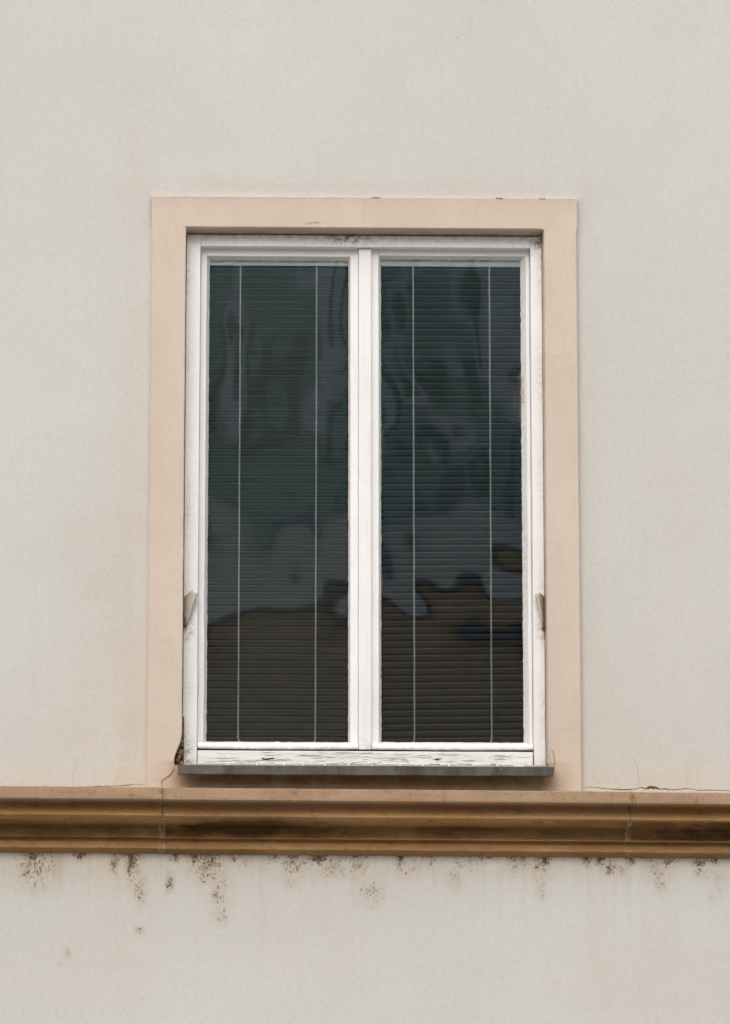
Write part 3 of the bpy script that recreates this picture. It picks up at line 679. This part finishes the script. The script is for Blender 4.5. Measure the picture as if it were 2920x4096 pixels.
# ------------------------------------------------------------------ cobwebs and a paint chip
def cobweb(xe, zs, ze, reach, side, n, label, seed):
    root = empty('cobweb', (xe, .097, (zs + ze) / 2)); tag(root, label, 'cobweb', 'cobwebs at the edges of the right pane')
    rr = random.Random(seed); mb = MB(); P = []
    H = (ze - zs)
    def pt():
        f = rr.random(); w_ = reach * math.sin(math.pi * min(1, max(0, f * .9 + .05))) ** .8
        return Vector((side * w_ * rr.random() ** 1.3, rr.uniform(-.006, .001), (f - .5) * H))
    for i in range(n):
        a, b = pt(), None
        for _ in range(8):
            b = pt()
            if (a - b).length < H * .45: break
        if rr.random() < .5: b.x = 0
        md = (a + b) / 2 + Vector((rr.gauss(0, .0012), 0, rr.gauss(0, .0015)))
        mb.tube([a, md, b], rr.uniform(.00006, .00013), 3, cap=False)
    for i in range(n // 5):
        a = pt(); mb.tube([a, a + Vector((rr.gauss(0, .0012), 0, rr.gauss(0, .0012)))], .00035, 4)
    mb.build('threads', M['web'], root, do_warp=False)
cobweb(.5265, 3.93, 4.12, .034, -1, 40, 'grey cobweb bulging from the right edge of the right pane', 4)
cobweb(.0600, 3.76, 3.91, .020, 1, 16, 'faint cobweb along the left edge of the right pane by the mullion', 5)
mb = MB(); mb.box(-.0165, .0165, -.006, .006, -.0022, .0022, .0008, seg=.004, jit=.0012)
o = mb.build('paint_chip', M['chip'], do_warp=False); o.location = (.503, .015, 2.7925); tag(o, 'loose white paint chip lying at the right end of the zinc sill', 'paint chip')

# ------------------------------------------------------------------ across the street (seen only mirrored in the panes)
town = empty('townhouse', (0, -20, 0)); tag(town, 'low brown townhouse with a slate roof across the street', 'house')
def part(name, parent, boxes, mat, b=.0):
    mb = MB()
    for q in boxes: mb.box(*q, b)
    return mb.build(name, mat, parent, do_warp=False)
brown = plain('ochre_brown_render', (.72, .46, .30), .9, scale=6)
part('wall', town, [(-12, 14, -7, 0, 0, 6.3)], brown)
mb = MB(); mb.add([(-12.3, .3, 6.25), (14.3, .3, 6.25), (14.3, -3.4, 7.5), (-12.3, -3.4, 7.5), (-12.3, -7.3, 6.25), (14.3, -7.3, 6.25), (-12.3, .3, 6.15), (14.3, .3, 6.15), (14.3, -7.3, 6.15), (-12.3, -7.3, 6.15)],
    [(0, 1, 2, 3), (3, 2, 5, 4), (6, 7, 1, 0), (9, 4, 5, 8), (6, 0, 3, 4, 9), (7, 8, 5, 2, 1), (6, 9, 8, 7)])
roof = mb.build('roof', plain('slate', (.10, .125, .165), .7, scale=7), town, do_warp=False)
wf = plain('white_window_frame', (.75, .75, .75), .5); dg = plain('dark_glass', (.02, .025, .03), .1, 0, .5)
for xw_, zw_ in ((-9, 3.6), (-6, 3.6), (-3, 3.6), (-4.5, 3.3), (8, 3.4), (6.6, 3.6), (9, 3.6), (-9, .9), (-3, .9), (6, .9)):
    g = part('window', town, [(xw_ - .55, xw_ + .55, .0, .05, zw_, zw_ + 1.9)], wf)
    part('pane', g, [(xw_ - .43, xw_ - .05, .04, .065, zw_ + .12, zw_ + 1.78), (xw_ + .05, xw_ + .43, .04, .065, zw_ + .12, zw_ + 1.78)], dg)

def mat_leaf():
    t = NT('leaves'); n = t.noise(3, 4); c = t.mix(t.ramp(n, .3, .7), (.06, .155, .115), (.11, .235, .18)); t.fin(c, .6)
    tr = t.n.new('ShaderNodeBsdfTranslucent'); t.l.new(c, tr.inputs[0]); mx = t.n.new('ShaderNodeMixShader'); mx.inputs[0].default_value = .5
    t.l.new(t.b.outputs[0], mx.inputs[1]); t.l.new(tr.outputs[0], mx.inputs[2]); t.l.new(mx.outputs[0], t.out.inputs['Surface']); return t.m
M['leaf'] = mat_leaf()
tall = empty('apartment_block', (0, -34, 0)); tag(tall, 'tall pale green apartment block behind the low brown townhouse', 'building')  # unseen, added to brighten and tint the reflections in the panes
part('wall', tall, [(-6, 7, -9, 0, 0, 15.5)], plain('pale_green_render', (.42, .64, .56), .9, scale=.8))  # body of the added block
white = plain('white_render', (.90, .91, .95), .9, scale=1.2); slate2 = plain('grey_blue_render', (.27, .36, .45), .9, scale=1.2)
part('attic', tall, [(2.75, 5.2, .0, .14, 10.9, 15.0)], white)  # white and blue-grey areas added for patches mirrored in the glass
part('bay', tall, [(1.15, 1.95, .0, .3, 10.5, 13.6)], white)
part('panel', tall, [(2.5, 3.6, .0, .10, 8.2, 10.1)], slate2); part('panel', tall, [(.85, 1.75, .0, .10, 8.2, 9.6)], slate2)
gf = plain('sage_window_frame', (.30, .45, .40), .6); gp = plain('curtained_glass', (.17, .27, .24), .2, 0, .5)
for xw_, zw_, ww_, hh_ in ((1.56, 11.2, .16, 1.5), (3.0, 11.3, .3, 1.2), (.35, 10.2, .5, 1.3), (2.25, 10.4, .4, 1.0), (-1.4, 10.2, .5, 1.3), (-1.4, 7.2, .5, 1.3), (4.0, 9.2, .5, 1.2), (5.4, 7.2, .5, 1.3)):
    ex = .31 if abs(xw_ - 1.56) < .01 else (.15 if zw_ == 11.3 else .01)
    g = part('window', tall, [(xw_ - .06, xw_ + ww_ + .06, ex - .01, ex + .03, zw_ - .06, zw_ + hh_ + .06)], gf); part('pane', g, [(xw_, xw_ + ww_, ex + .02, ex + .04, zw_, zw_ + hh_)], gp)  # windows and panes of the added block

def tree(x, y, h, cr, cz, n, label, seed):
    root = empty('tree', (x, y, 0)); tag(root, label, 'tree'); rr = random.Random(seed)
    mb = MB(); mb.tube([(0, 0, -.1), (.05, 0, h * .25), (-.03, .05, h * .5), (.05, 0, h * .8)], [.17, .14, .11, .04], 9)
    for i in range(9):
        an = rr.uniform(0, 6.28); z = h * rr.uniform(.35, .75); L = cr * rr.uniform(.5, .85)
        mb.tube([(0, 0, z), (L * .5 * math.cos(an), L * .5 * math.sin(an), z + L * .35), (L * math.cos(an), L * math.sin(an), z + L * .6)], [.06, .04, .015], 6)
    mb.build('trunk', plain('bark', (.09, .07, .05), .95), root, do_warp=False)
    v = []; f = []; cl = []
    for i in range(48):
        d = Vector((rr.gauss(0, 1), rr.gauss(0, 1), rr.gauss(0, 1))).normalized() * rr.random() ** .45
        cl.append((Vector((d.x * cr, d.y * cr, cz + d.z * (h - cz) * .95)), rr.uniform(.35, .7)))
    for i in range(n):
        c, r = rr.choice(cl); p = c + Vector((rr.gauss(0, r), rr.gauss(0, r), rr.gauss(0, r * .8))) * .6
        nrm = Vector((rr.gauss(0, 1), rr.gauss(0, 1), rr.gauss(0, 1) + .6)).normalized(); a = nrm.orthogonal().normalized() * rr.uniform(.09, .16); b = nrm.cross(a) * .7
        k = len(v); v += [tuple(p - a), tuple(p + b), tuple(p + a), tuple(p - b)]; f.append((k, k + 1, k + 2, k + 3))
    mesh('crown', v, f, M['leaf'], root, do_warp=False)
tree(-2.3, -17.0, 11.6, .95, 8.6, 9000, 'broad dark green tree across the street', 1)
